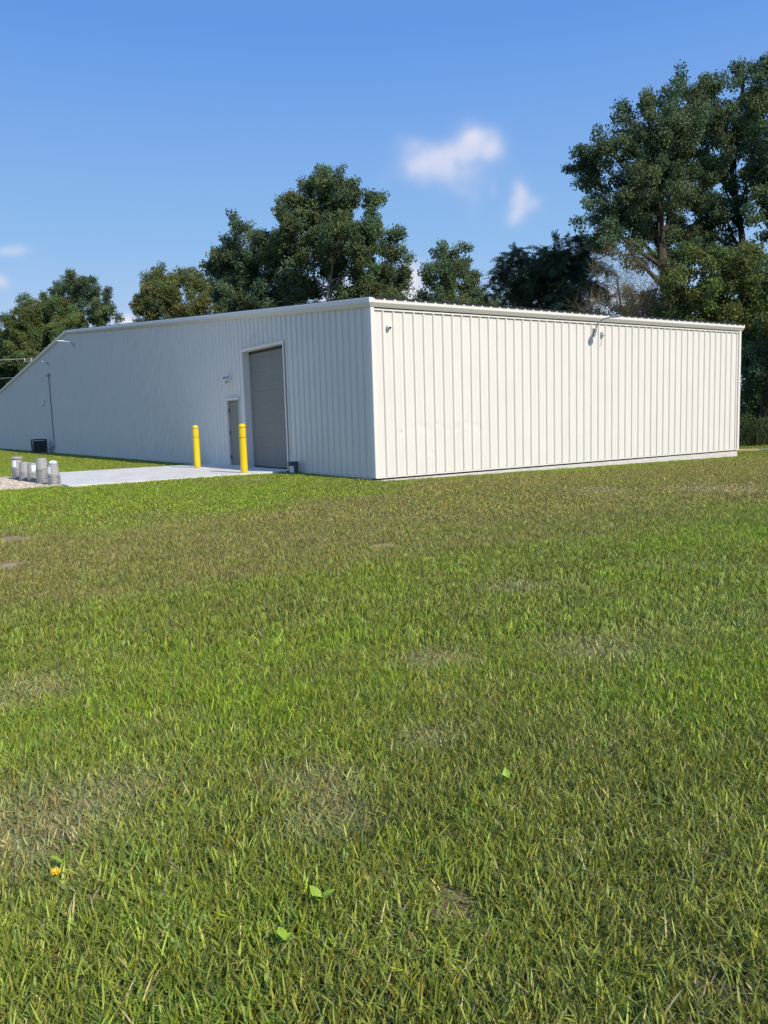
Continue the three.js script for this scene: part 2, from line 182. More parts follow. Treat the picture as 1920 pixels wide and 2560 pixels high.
{ // gravel lane that carries the apron on
  const pos = [], idx = [], uv = [], nx = 90, nz = 34;
  for (let j = 0; j <= nz; j++) for (let i = 0; i <= nx; i++) { const x = GABLE_SLAB.x1 - .01 - 18 * i / nx, za = -4.6 + .35 * n3(x * .8, 1, 2) + .25 * n3(x * 2.6, 4, 2), zb = -10.4 + .5 * n3(x * .6, 7, 3), z = mix(za, zb, j / nz), e = Math.min(j, nz - j) ? .03 : -.05; pos.push(x, groundHeight(x, z) + e + .012 * n3(x * 2, 3, z * 2), z); uv.push(x, z); }
  for (let j = 0; j < nz; j++) for (let i = 0; i < nx; i++) { const a = j * (nx + 1) + i; idx.push(a, a + 1, a + nx + 1, a + 1, a + nx + 2, a + nx + 1); }
  const g = new THREE.BufferGeometry(); g.setAttribute('position', new THREE.Float32BufferAttribute(pos, 3)); g.setAttribute('uv', new THREE.Float32BufferAttribute(uv, 2)); g.setIndex(idx); g.computeVertexNormals();
  const a = tileNoise(31, 64), b = tileNoise(32, 128);
  const map = texture(512, 512, (u, v) => { const k = .62 + .25 * a(u, v) + .2 * b(u, v); return [k, k * .93, k * .84]; });
  structure('gravel_lane', g, std(lin(.72, .63, .53), 1, { map }));
  const r = rng(33), peb = new THREE.InstancedMesh(new THREE.DodecahedronGeometry(.017, 0), std(lin(.66, .57, .47), .95), 5200); peb.name = 'gravel'; peb.userData = { label: 'loose beige gravel stones on the lane beside the pails', category: 'gravel', kind: 'stuff' };
  const M = new THREE.Matrix4(), Q = new THREE.Quaternion(), E = new THREE.Euler(), C = new THREE.Color(); let n = 0;
  while (n < 5200) { const x = GABLE_SLAB.x1 - .03 - r() * 5, z = -4.2 - r() * 6.6; if (!inGravel(x, z)) continue; E.set(r() * 6, r() * 6, r() * 6); const s = .5 + r() * 1.1; M.compose(new THREE.Vector3(x, groundHeight(x, z) + .034, z), Q.setFromEuler(E), new THREE.Vector3(s, s * .7, s)); peb.setMatrixAt(n, M); const k = .7 + r() * .5; peb.setColorAt(n++, C.setRGB(k, k * (.95 + r() * .1), k * (.9 + r() * .15))); }
  peb.castShadow = peb.receiveShadow = true; scene.add(peb);
}

// ---------------------------------------------------------------- the steel building
const streak = tileNoise(41, 64), spot = tileNoise(42, 128), cloudy = tileNoise(43, 8);
const paintMap = texture(1024, 1024, (u, v) => { const s = streak(u * 4, v * .12), k = .955 + .03 * s + .012 * cloudy(u, v) - .05 * smooth(.93, 1, spot(u * 2, v * 2)); return [k, k * .997, k * .985]; });
paintMap.repeat.set(.25, .25);
const dentSpots = (() => { const r = rng(44), d = []; for (let i = 0; i < 12; i++) d.push([.7 + i * .19 + r() * .1, 1.12 + (r() - .5) * .22, .05 + r() * .05, -.6 - r() * .4]); for (const e of [[3.2, 1.15, .09, -1], [3.35, 1.02, .1, -.9], [3.1, 1.28, .05, .6], [1.75, .5, .06, -.9], [1.6, .42, .05, .8], [6.7, 1.9, .07, -.8], [12.1, 2.4, .05, -.8], [3.4, .3, .05, -1], [2.7, .75, .12, -.5], [9.5, .6, .06, -.6]]) d.push(e); return d; })();
const wallBump = texture(2048, 512, (u, v) => {
  const x = u * 16, y = v * 4.5; let h = .5 + .11 * fbm(x * 2.2, y * .35, 1, 2) + .05 * fbm(x * 6, y * .8, 4, 2);
  for (const [a, b, r, s] of dentSpots) { const q = ((x - a) ** 2 + ((y - b) * .8) ** 2) / (r * r); if (q < 7) h += s * .32 * Math.exp(-q * 1.4); }
  return [h, h, h];
}, false);
const gableBump = texture(1024, 512, (u, v) => { const x = u * 16, y = v * 4.5, h = .5 + .12 * fbm(x * 2.2 + 50, y * .35, 1, 2) + .06 * fbm(x * 6, y * .8, 14, 2); return [h, h, h]; }, false);
const PAINT = lin(.825, .785, .705);
const wallPaint = std(PAINT, .5, { map: paintMap, bumpMap: wallBump, bumpScale: .032 });
const gablePaint = std(PAINT, .5, { map: paintMap, bumpMap: gableBump, bumpScale: .014 });
const trimPaint = std(lin(.825, .785, .70), .45);
const shed = thing('steel_building', 'long off-white ribbed metal building with low gable and dark roof edge', 'building');
const FT = .3048, PROFILE = [[0, 0], [.019, .038], [.049, .038], [.068, 0], [.128, 0], [.136, .004], [.152, .004], [.16, 0], [.212, 0], [.22, .004], [.236, .004], [.244, 0], [FT, 0]];
// one ribbed sheet: s runs along the wall, o points out of it; place(s,o,y) puts it in the world
function sheet(s0, width, yb, top, place, uOff = 0) {
  const list = []; const pr = PROFILE.filter((q) => q[0] < width - .001).concat([[width, 0]]);
  for (let i = 0; i < pr.length - 1; i++) {
    const [a, oa] = pr[i], [b, ob] = pr[i + 1], sa = s0 + a, sb = s0 + b, n = 1;
    const ya = top(sa), y2 = top(sb);
    for (let k = 0; k < n; k++) list.push([[place(sa, oa, yb), place(sb, ob, yb), place(sb, ob, y2), place(sa, oa, ya)], [[sa, yb], [sb, yb], [sb, y2], [sa, ya]].map(([p, q]) => [(p + uOff) / 16, q / 4.5])]);
  }
  return quads(list);
}
// the maps repeat in metres: u*16 and v*4.5 for the relief, 4 m for the paint
paintMap.repeat.set(4, 1.125);
const onEave = (s, o, y) => [s, y, o], onGable = (s, o, y) => [-o, y, -s];
for (let k = 0; k <= 49; k++) { const s0 = k === 0 ? .06 : .013 + k * FT - .034, s1 = k === 49 ? L - .07 : .013 + (k + 1) * FT - .034; const g = k === 0 ? quads([[[onEave(.06, .004, 0), onEave(s1, .004, 0), onEave(s1, .004, EAVE), onEave(.06, .004, EAVE)], [[.06, 0], [s1, 0], [s1, EAVE], [.06, EAVE]].map(([p, q]) => [p / 16, q / 4.5])]]) : sheet(s0, s1 - s0, 0, () => EAVE, onEave); part('wall_panel', g, wallPaint, shed); }
const roofLine = (s) => EAVE + PITCH * (s < RIDGE ? s : END - s);
const DOOR = { a: 4.6, b: 7.42, h: 3.64 }, MAN = { a: 7.86, b: 8.83, h: 2.2 };
for (let k = 0; k < 204; k++) {
  const s0 = .09 + k * FT, s1 = Math.min(s0 + FT, END - .08); if (s1 - s0 < .05) continue;
  for (const [d, hold] of [[DOOR, .05], [MAN, .04]]) {} // openings cut below
  let yb = 0, cuts = [[s0, s1, 0]];
  for (const d of [DOOR, MAN]) {
    const next = []; for (const [a, b, y] of cuts) { if (b <= d.a || a >= d.b) { next.push([a, b, y]); continue; } if (a < d.a) next.push([a, d.a, y]); next.push([Math.max(a, d.a), Math.min(b, d.b), d.h]); if (b > d.b) next.push([d.b, b, y]); } cuts = next;
  }
  const geos = [];
  for (const [a, b, y] of cuts) { if (b - a < .01) continue; const pr = PROFILE, list = []; const at = (s) => { const q = s - s0; for (let i = 1; i < pr.length; i++) if (q <= pr[i][0] + 1e-6) { const [x0, o0] = pr[i - 1], [x1, o1] = pr[i]; return mix(o0, o1, (q - x0) / (x1 - x0)); } return 0; };
    const ss = [a, ...pr.map((q) => s0 + q[0]).filter((s) => s > a + 1e-4 && s < b - 1e-4), b];
    for (let i = 0; i < ss.length - 1; i++) { const p = ss[i], q = ss[i + 1], op = at(p), oq = at(q); list.push([[onGable(p, op, y), onGable(q, oq, y), onGable(q, oq, roofLine(q)), onGable(p, op, roofLine(p))], [[p, y], [q, y], [q, roofLine(q)], [p, roofLine(p)]].map(([u, v]) => [u / 16, v / 4.5])]); }
    geos.push(quads(list)); }
  part('wall_panel', geos.length > 1 ? mergeGeometries(geos) : geos[0], gablePaint, shed);
}
{ // corner, base and jamb trim
  const cornerL = (sx) => mergeGeometries([box(.1, EAVE + .03, .005, .05, 0, 0), box(.005, EAVE + .03, .1, 0, 0, -.05)]);
  const c = quads([]); void c; void cornerL;
  part('corner_trim', mergeGeometries([box(.1, EAVE + .02, .004, .009, EAVE / 2 - .01, .0425), box(.004, EAVE + .02, .125, -.0425, EAVE / 2 - .01, -.0285), box(.004, EAVE + .02, .04, .057, EAVE / 2 - .01, .0205), box(.04, EAVE + .02, .004, -.0205, EAVE / 2 - .01, -.089)]), trimPaint, shed);
  part('corner_trim', mergeGeometries([box(.11, EAVE + .02, .004, L - .0175, EAVE / 2 - .01, .0425), box(.004, EAVE + .02, .11, L + .0375, EAVE / 2 - .01, -.021), box(.004, EAVE + .02, .034, L - .0705, EAVE / 2 - .01, .017)]), trimPaint, shed);
  part('base_trim', mergeGeometries([box(L + .04, .028, .004, L / 2, -.0145, .0445), box(L + .04, .004, .046, L / 2, -.0305, .0235)]), trimPaint, shed);
  const segs = [[.0, DOOR.a - .075], [MAN.b + .065, END]]; part('base_trim', mergeGeometries(segs.map(([a, b]) => box(.004, .026, b - a, -.0445, -.0135, -(a + b) / 2))), trimPaint, shed);
  // ribs end under a flat head strip below the eave: the black strip above it paints in the gap shade
  part('head_trim', box(L - .12, .034, .004, L / 2, EAVE - .05, .0425), trimPaint, shed);
  const gapShade = std(lin(.02, .02, .02), .95);  // black that stands in for shade in the gaps
  part('head_gap_shade', box(L - .14, .03, .04, L / 2, EAVE - .0175, .0215), gapShade, shed);  // painted shadow line under the gutter, no real part
  part('sill_gap_shade', box(L - .06, .05, .1, L / 2, -.058, -.052), gapShade, shed);  // painted shadow line between base trim and footing, no real part
}
// solid walls behind the sheets, with the door openings cut out
{
  const core = std(lin(.18, .17, .16), .9);
  const s = new THREE.Shape(); s.moveTo(.02, -.02); s.lineTo(DOOR.a, -.02); s.lineTo(DOOR.a, DOOR.h); s.lineTo(DOOR.b, DOOR.h); s.lineTo(DOOR.b, -.02); s.lineTo(MAN.a, -.02); s.lineTo(MAN.a, MAN.h); s.lineTo(MAN.b, MAN.h); s.lineTo(MAN.b, -.02); s.lineTo(END - .02, -.02); s.lineTo(END - .02, EAVE + .15); s.lineTo(RIDGE, roofLine(RIDGE) + .15); s.lineTo(.02, EAVE + .15); s.closePath();
  const g = new THREE.ExtrudeGeometry(s, { depth: .14, bevelEnabled: false }); g.rotateY(Math.PI / 2); // shape x -> -z, depth -> +x
  part('wall_core', g.translate(.004, 0, 0), core, shed);
  const back = new THREE.Shape(); back.moveTo(.02, -.02); back.lineTo(END - .02, -.02); back.lineTo(END - .02, EAVE + .15); back.lineTo(RIDGE, roofLine(RIDGE) + .15); back.lineTo(.02, EAVE + .15); back.closePath();
  part('rear_wall', new THREE.ExtrudeGeometry(back, { depth: .14, bevelEnabled: false }).rotateY(Math.PI / 2).translate(L - .14, 0, 0), trimPaint, shed);
  part('wall_core', box(L - .3, EAVE + .15, .14, L / 2, EAVE / 2 + .055, -.092), core, shed);
  part('rear_wall', box(L - .3, EAVE + .15, .14, L / 2, EAVE / 2 + .055, -END + .092), trimPaint, shed);
  part('floor_slab', box(L - .3, .05, END - .4, L / 2, -.02, -END / 2), std(lin(.4, .39, .37), .9), shed);
}
{ // concrete footing under the wall, with hairline joints between pours
  const a = tileNoise(51, 64), b = tileNoise(52, 14), c = tileNoise(53, 128);
  const map = texture(1024, 512, (u, v) => { const k = .88 + .08 * a(u, v) + .06 * c(u, v) - .16 * smooth(.62, .8, b(u, v)) * smooth(.45, .7, a(u * 2, v * 2)); return [k, k * .985, k * .965]; });
  map.repeat.set(.5, .7);
  const m = std(lin(.74, .71, .67), .9, { map });
  const cuts = [0.0, 1.02, 5.1, 9.3, 13.4, L]; for (let i = 0; i < cuts.length - 1; i++) part('footing', rbox(cuts[i + 1] - cuts[i] - .006, .75, .2, .008, (cuts[i] + cuts[i + 1]) / 2, -.076 - .375, -.088), m, shed);
  part('footing', rbox(.2, .55, END - .24, .008, .112, -.032 - .275, -END / 2 - .1), m, shed);
  part('footing', rbox(.2, .55, END - .24, .008, L - .112, -.032 - .275, -END / 2 - .1), m, shed);
}
// eave gutter and rake trim share one folded profile, mitred at the corner
const FOLD = [[.0, -.004], [.052, .0], [.058, .006], [.122, .088], [.128, .098], [.128, .196], [.120, .207], [.0, .207]];
function folded(startOf, endOf) { const list = []; for (let i = 0; i < FOLD.length - 1; i++) { const a = FOLD[i], b = FOLD[i + 1]; list.push([[startOf(...a), startOf(...b), endOf(...b), endOf(...a)]]); } list.push([FOLD.slice(0, 4).map((q) => endOf(...q))], [[FOLD[0], FOLD[3], FOLD[5], FOLD[7]].map((q) => endOf(...q))]); return quads(list); }
{
  const cuts = [0, 3.05, 6.1, 9.15, 12.2, L + .09];
  for (let i = 0; i < 5; i++) { const pr = i % 2 ? .002 : 0; part('gutter', folded((o, y) => [i ? cuts[i] - .02 * (i % 2) : -o, EAVE + y + (pr ? -pr : 0), o + pr], (o, y) => [cuts[i + 1] + .02 * (i % 2) * (i < 4 ? 1 : 0), EAVE + y - pr, o + pr]), trimPaint, shed); }
  for (const side of [0, 1]) for (let i = 0; i < 10; i++) {
    const a = side ? RIDGE + i * 3.114 : i * 3.114, b = a + 3.114, pr = (i + side) % 2 ? .002 : 0; const Y = (s) => roofLine(s);
    part('rake_trim', folded((o, y) => [-o - pr, Y(a) + y - pr, a === 0 ? o : -a + .015 * (pr ? 1 : 0)], (o, y) => [-o - pr, Y(b) + y - pr, -b - (pr ? .015 : 0)]), trimPaint, shed);
  }
}
{ // ribbed dark roof: sheets run from eave to ridge
  const roofMat = std(lin(.035, .037, .04), .5), y0 = EAVE + .213;
  const RP = [[0, 0], [.02, .036], [.05, .036], [.07, 0], [FT, 0]];
  const slope = (x0, x1, za, zb, ya, yb) => { const list = []; for (let i = 0; i < RP.length - 1; i++) { const [a, oa] = RP[i], [b, ob] = RP[i + 1]; const xa = Math.min(x0 + a, x1), xb = Math.min(x0 + b, x1); if (xb - xa < 1e-4) continue; list.push([[[xa, ya + oa, za], [xb, ya + ob, za], [xb, yb + ob, zb], [xa, yb + oa, zb]]]); list.push([[[xa, ya + oa - .006, za], [xb, ya + ob - .006, za], [xb, ya + ob, za], [xa, ya + oa, za]]]); list.push([[[xa, ya + oa - .006, za], [xb, ya + ob - .006, za], [xb, ya + ob - .006 + PITCH * .3, za - .3], [xa, ya + oa - .006 + PITCH * .3, za - .3]]]); } return quads(list); };
  const far = [];
  for (let k = 0; k < 50; k++) { const x0 = -.02 + k * FT, x1 = Math.min(x0 + FT, L + .04); part('roof_panel', slope(x0, x1, .168, -RIDGE, y0 - PITCH * .168, y0 + PITCH * RIDGE), roofMat, shed); far.push(slope(x0, x1, -END - .168, -RIDGE, y0 - PITCH * .168, y0 + PITCH * RIDGE)); }
  part('rear_roof', mergeGeometries(far), roofMat, shed);
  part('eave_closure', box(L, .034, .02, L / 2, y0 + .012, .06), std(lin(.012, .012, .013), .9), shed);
  part('ridge_cap', quads([[[[-.1, y0 + PITCH * (RIDGE - .2) + .045, -RIDGE + .2], [L + .1, y0 + PITCH * (RIDGE - .2) + .045, -RIDGE + .2], [L + .1, y0 + PITCH * RIDGE + .05, -RIDGE], [-.1, y0 + PITCH * RIDGE + .05, -RIDGE]]], [[[-.1, y0 + PITCH * RIDGE + .05, -RIDGE], [L + .1, y0 + PITCH * RIDGE + .05, -RIDGE], [L + .1, y0 + PITCH * (RIDGE - .2) + .045, -RIDGE - .2], [-.1, y0 + PITCH * (RIDGE - .2) + .045, -RIDGE - .2]]]]), roofMat, shed);
}
{ // overhead door, set back in its opening
  const dn = tileNoise(61, 128), dc = tileNoise(62, 12);
  const dmap = texture(512, 512, (u, v) => { const k = .9 + .07 * dn(u * 2, v * .5) + .06 * dc(u, v); return [k, k, k]; });
  const grey = std(lin(.245, .24, .20), .55, { map: dmap });
  const od = new THREE.Group(); od.name = 'overhead_door'; od.userData.label = 'grey sectional overhead door set back in its opening'; shed.add(od);
  const n = 6, w = DOOR.b - DOOR.a, hh = (DOOR.h - .13) / n;
  for (let i = 0; i < n; i++) { const y = .04 + hh * (i + .5); part('door_section', mergeGeometries([rbox(.045, hh - .002, w + .1, .004, .215, y, -(DOOR.a + DOOR.b) / 2), ...[-.28, -.14, .0, .14, .28].map((q) => rbox(.008, hh * .1, w + .05, .003, .1915, y + q * hh, -(DOOR.a + DOOR.b) / 2).scale(1, 1, 1))]), grey, od); }
  part('bottom_seal', box(.04, .03, w + .08, .215, .03, -(DOOR.a + DOOR.b) / 2), std(lin(.02, .02, .02), .9), od);
  part('door_header', box(.03, .12, w + .02, .262, DOOR.h - .05, -(DOOR.a + DOOR.b) / 2), std(lin(.12, .12, .115), .8), od);
  const jm = trimPaint;
  part('jamb', mergeGeometries([box(.235, DOOR.h - .004, .006, .0775, DOOR.h / 2, -DOOR.b + .004), box(.004, DOOR.h + .06, .075, -.0435, DOOR.h / 2 + .0, -DOOR.b - .036)]), jm, shed);
  part('jamb', mergeGeometries([box(.235, DOOR.h - .004, .006, .0775, DOOR.h / 2, -DOOR.a - .004), box(.004, DOOR.h + .06, .075, -.0435, DOOR.h / 2 + .0, -DOOR.a + .036)]), jm, shed);
  part('head_flashing', mergeGeometries([box(.235, .006, w - .01, .0775, DOOR.h - .003, -(DOOR.a + DOOR.b) / 2), box(.004, .085, w + .16, -.047, DOOR.h + .036, -(DOOR.a + DOOR.b) / 2), box(.05, .004, w + .16, -.062, DOOR.h + .078, -(DOOR.a + DOOR.b) / 2)]), jm, shed);
  // entry door beside it
  const ed = new THREE.Group(); ed.name = 'entry_door'; ed.userData.label = 'narrow grey steel entry door beside the overhead door'; shed.add(ed);
  const mc = -(MAN.a + MAN.b) / 2, mw = MAN.b - MAN.a;
  part('door_leaf', rbox(.045, MAN.h - .11, mw - .1, .004, .03, MAN.h / 2 - .015, mc), grey, ed);
  const fr = std(lin(.60, .575, .52), .5);
  part('door_frame', mergeGeometries([box(.11, MAN.h - .005, .05, .012, MAN.h / 2, -MAN.a - .026), box(.11, MAN.h - .005, .05, .012, MAN.h / 2, -MAN.b + .026), box(.11, .05, mw - .104, .012, MAN.h - .026, mc)]), fr, ed);
  for (const y of [.3, 1.1, 1.85]) part('hinge', mergeGeometries([cyl(.011, .011, .12, -.004, y, -MAN.b + .055, 10), box(.006, .12, .05, .004, y, -MAN.b + .075)]), std(lin(.06, .06, .06), .4, { metalness: .6 }), ed);
  const metal = std(lin(.7, .69, .66), .25, { metalness: .9 });
  part('door_knob', mergeGeometries([new THREE.SphereGeometry(.03, 16, 12).translate(-.055, 1.0, -MAN.a - .13), cyl(.012, .012, .06, 0, 0, 0, 12).rotateZ(Math.PI / 2).translate(-.02, 1.0, -MAN.a - .13), cyl(.034, .034, .008, 0, 0, 0, 18).rotateZ(Math.PI / 2).translate(.003, 1.0, -MAN.a - .13)]), metal, ed);
  part('lock_cylinder', cyl(.022, .022, .02, 0, 0, 0, 16).rotateZ(Math.PI / 2).translate(-.0, 1.14, -MAN.a - .13), metal, ed);
  part('drip_cap', mergeGeometries([box(.075, .004, mw + .16, -.06, MAN.h + .035, mc), box(.004, .05, mw + .16, -.096, MAN.h + .012, mc), box(.004, .06, mw + .14, -.0435, MAN.h + .004, mc)]), trimPaint, shed);
  part('threshold', box(.14, .02, mw - .104, .02, .036, mc), metal, ed);
}
{ // scuffed paint above the overhead door: thin flakes of bare primer
  const r = rng(66), g = []; for (let i = 0; i < 40; i++) { const t = [0, .04, .22, .27, .3, .48, .52, .8, .95][i % 9] + (r() - .5) * .09, s = mix(6.75, 5.75, t), y = 4.0 + t * .16 + (r() - .5) * .13, w = .008 + r() * .022, h = .006 + r() * .022; const k = (s - .09) % FT, o = k < .068 ? .041 : .006; g.push(box(.002, h, w, -o, y, -s)); }
  part('paint_scuff', mergeGeometries(g), std(lin(.42, .39, .33), .9), shed);
}

// ---------------------------------------------------------------- bollards
{
  const yellow = std(lin(.86, .60, .008), .38), red = std(lin(.30, .035, .02), .5);
  const make = (x, z, label) => {
    const b = thing('bollard', label, 'bollard', [x, .036, z], 0, 'yellow bollards on the apron');
    part('sleeve', lathe([[.001, 1.36], [.035, 1.358], [.066, 1.348], [.086, 1.33], [.096, 1.305], [.099, 1.27], [.099, 1.258], [.096, 1.256], [.096, 1.244], [.099, 1.242], [.099, .99], [.096, .988], [.096, .972], [.099, .97], [.1, .2], [.1, .0], [.001, 0]], 40), yellow, b);
    for (const y of [1.25, .98]) part('stripe', new THREE.CylinderGeometry(.0985, .0985, .014, 40, 1, true).translate(0, y, 0), red, b);
    return b;
  };
  make(-1.45, -4.5, 'yellow bollard on the apron edge in front of the overhead door jamb');
  make(-1.32, -8.45, 'yellow bollard on the apron beyond the entry door');
}

// ---------------------------------------------------------------- pails
const pailGrey = std(lin(.38, .37, .345), .45), pailDark = std(lin(.10, .12, .125), .45), paper = std(lin(.82, .82, .8), .8), wire = std(lin(.45, .45, .44), .35, { metalness: .7 });
function pail(pos, mat, label, group, up = false, turn = 0) {
  const t = thing('pail', label, 'pail', pos, turn, group);
  // profile from mouth (y=0 when upturned) to base
  const rim = [[.146, .0], [.153, .001], [.155, .006], [.155, .014], [.147, .019], [.147, .034], [.161, .036], [.161, .042], [.147, .046], [.147, .064], [.161, .066], [.161, .072], [.146, .076], [.146, .094], [.157, .096], [.157, .102], [.146, .106], [.132, .352], [.129, .362], [.124, .367], [.118, .368], [.116, .362], [.001, .362]];
  const inner = [[.001, .356], [.127, .356], [.142, .11], [.146, .0]];
  const pts = up ? [...rim, ...inner].map(([r, y]) => [r, .368 - y]) : [...rim, ...inner];
  part('body', lathe(pts, 40), mat, t);
  const arc = []; for (let i = 0; i <= 14; i++) { const a = Math.PI * i / 14; arc.push([Math.cos(a) * .168, (up ? .368 - .085 : .085) + (up ? -1 : 1) * Math.sin(a) * .03 - (up ? 0 : Math.sin(a) * .065), Math.sin(a) * .172]); }
  part('bail_handle', tube(arc, .004, 30, 6), wire, t);
  return t;
}
function sticker(t, a0, a1, y0, y1, up = false) { const r = (y) => mix(.147, .132, ((up ? .368 - y : y) - .105) / .247) + .0015; const list = [], n = 8; for (let i = 0; i < n; i++) { const a = mix(a0, a1, i / n), b = mix(a0, a1, (i + 1) / n); list.push([[[Math.cos(a) * r(y0), y0, Math.sin(a) * r(y0)], [Math.cos(b) * r(y0), y0, Math.sin(b) * r(y0)], [Math.cos(b) * r(y1), y1, Math.sin(b) * r(y1)], [Math.cos(a) * r(y1), y1, Math.sin(a) * r(y1)]]]); } part('sticker', quads(list), paper, t); }
{
  // five stacks of upturned nested pails where the gravel meets the apron
  const stacks = [[-6.56, -8.95, 4, 'the lidded stack', 4.3], [-6.5, -8.15, 3, 'the plain stack beside the lidded one', 2.1], [-6.42, -7.35, 3, 'the middle stack with a square sticker', 1.2], [-6.36, -6.4, 5, 'the tall stack behind the rag', 5.0], [-6.27, -5.45, 3, 'the rag topped stack', .6]];
  stacks.forEach(([x, z, n, what, turn], i) => {
    const g = groundHeight(x, z) + .046;
    for (let k = 0; k < n; k++) {
      const where = k === n - 1 ? 'uppermost grey upturned pail of' : k === 0 ? 'lowest grey upturned pail in' : `${['second', 'third', 'fourth'][k - 1]} grey upturned pail from the ground in`;
      const t = pail([x + Math.sin(i * 5 + k * 2) * .004, g + k * .068, z + Math.cos(i * 3 + k) * .004], pailGrey, `${where} ${what}`, 'upturned pails at the apron end', false, turn + k * 1.3 * (k === n - 1 ? 0 : 1));
      if (k === n - 1 && i !== 1 && i !== 3) { const ang = { 0: [1.9, 3.2], 2: [1.1, 2.0], 4: [2.2, 3.0] }[i]; sticker(t, ang[0] + turn, ang[1] + turn, .14, i === 0 ? .33 : .31); t.children.forEach(() => 0); }
    }
    const top = g + (n - 1) * .068 + .368;
    if (i === 0) { const l = thing('round_tray', 'grey round tray with a thick rim lying on top of the lidded stack', 'tray', [x, top + .001, z]); part('tray_rim', lathe([[.10, .002], [.158, .0], [.163, .006], [.163, .05], [.155, .058], [.142, .06], [.138, .045], [.10, .045], [.001, .045]], 40), pailGrey, l); part('stacking_ring', new THREE.TorusGeometry(.11, .006, 6, 32).rotateX(Math.PI / 2).translate(0, .046, 0), pailGrey, l); }
    if (i === 4) {
      const g2 = new THREE.IcosahedronGeometry(.085, 4), p = g2.attributes.position; for (let j = 0; j < p.count; j++) { const v = new THREE.Vector3().fromBufferAttribute(p, j), d = v.clone().normalize(), s = 1 + .55 * fbm(d.x * 2.4 + 3, d.y * 2.4, d.z * 2.4, 3) + .25 * Math.abs(n3(d.x * 6, d.y * 6, d.z * 6)); v.multiplyScalar(s); v.y = Math.max(v.y * .62, -.04); p.setXYZ(j, v.x * 1.05, v.y, v.z * 1.1); }
      g2.computeVertexNormals(); const t = thing('rag', 'crumpled white rag lying on an upturned grey pail', 'rag', [x + .01, top + .04, z]); part('cloth', g2, paper, t);
    }
  });
  const d = pail([-.24, groundHeight(-.24, -3.86) + .002, -3.86], pailDark, 'dark grey upright pail against the wall beside the overhead door', undefined, true, .4);
  sticker(d, 2.35, 3.3, .07, .25, true);
  const pp = thing('pipe_stub', 'short white plastic pipe standing against the wall behind the dark pail', 'pipe', [-.075, groundHeight(0, -4.22) - .02, -4.22]); part('pipe', cyl(.017, .017, .5, 0, .25, 0, 16), paper, pp); part('cap', cyl(.022, .022, .04, 0, .48, 0, 16), paper, pp);
}

// ---------------------------------------------------------------- lamps, cameras, conduit, condenser on the walls
const galv = std(lin(.42, .43, .44), .42, { metalness: .55 }), whitePlastic = std(lin(.78, .78, .77), .4), black = std(lin(.012, .012, .014), .25), lens = std(lin(.75, .77, .78), .3);
function armLamp(label, place, reach, rise, headLen, headMat = galv) { // place(o, y, s): o out of the wall, y up, s along
  const t = thing('wall_lamp', label, 'lamp', [0, 0, 0], 0, 'arm lamps on the walls');
  const P = (o, y, s) => new THREE.Vector3(...place(o, y, s));
  const bx = (w, h, d, o, y) => { const g = box(w, h, d), p = g.attributes.position; for (let i = 0; i < p.count; i++) { const v = P(p.getZ(i) + o, p.getY(i) + y, p.getX(i)); p.setXYZ(i, v.x, v.y, v.z); } g.computeVertexNormals(); return g; };
  part('bracket', mergeGeometries([bx(.09, .2, .012, .041, 0), bx(.05, .06, .05, .07, .03)]), galv, t);
  const a = P(.06, .02, 0), b = P(reach * .22, rise * .55, 0), c = P(reach * .55, rise * .92, 0), d = P(reach, rise, 0);
  part('arm', tube([a, b, c, d].map((v) => v.toArray()), .021, 28, 10), galv, t);
  const hg = new THREE.SphereGeometry(1, 20, 12), p = hg.attributes.position; for (let i = 0; i < p.count; i++) { const z = p.getZ(i), wd = .075 + .04 * smooth(-1, .4, z); const v = P(reach + headLen * .46 + z * headLen * .54, rise + .005 + p.getY(i) * (p.getY(i) > 0 ? .05 : .022) + .01 * z, p.getX(i) * wd); p.setXYZ(i, v.x, v.y, v.z); } hg.computeVertexNormals();
  part('lamp_head', hg, headMat, t);
  part('lens', bx(.13, .012, headLen * .5, reach + headLen * .55, rise - .018), lens, t);
  part('photocell', bx(.04, .05, .04, reach + headLen * .3, rise + .065), galv, t);
  return t;
}
armLamp('grey arm lamp reaching out from the sunlit wall under the eave', (o, y, s) => [7.744 + s, 3.72 + y, o], .58, .355, .37);
armLamp('long pale arm lamp on the shaded gable near the ridge', (o, y, s) => [-o, 5.85 + y, -29.45 + s], .5, .27, .46, whitePlastic);
armLamp('short pale lamp on the shaded gable above the conduit', (o, y, s) => [-o, 5.44 + y, -36.65 + s], .16, .15, .26, whitePlastic);
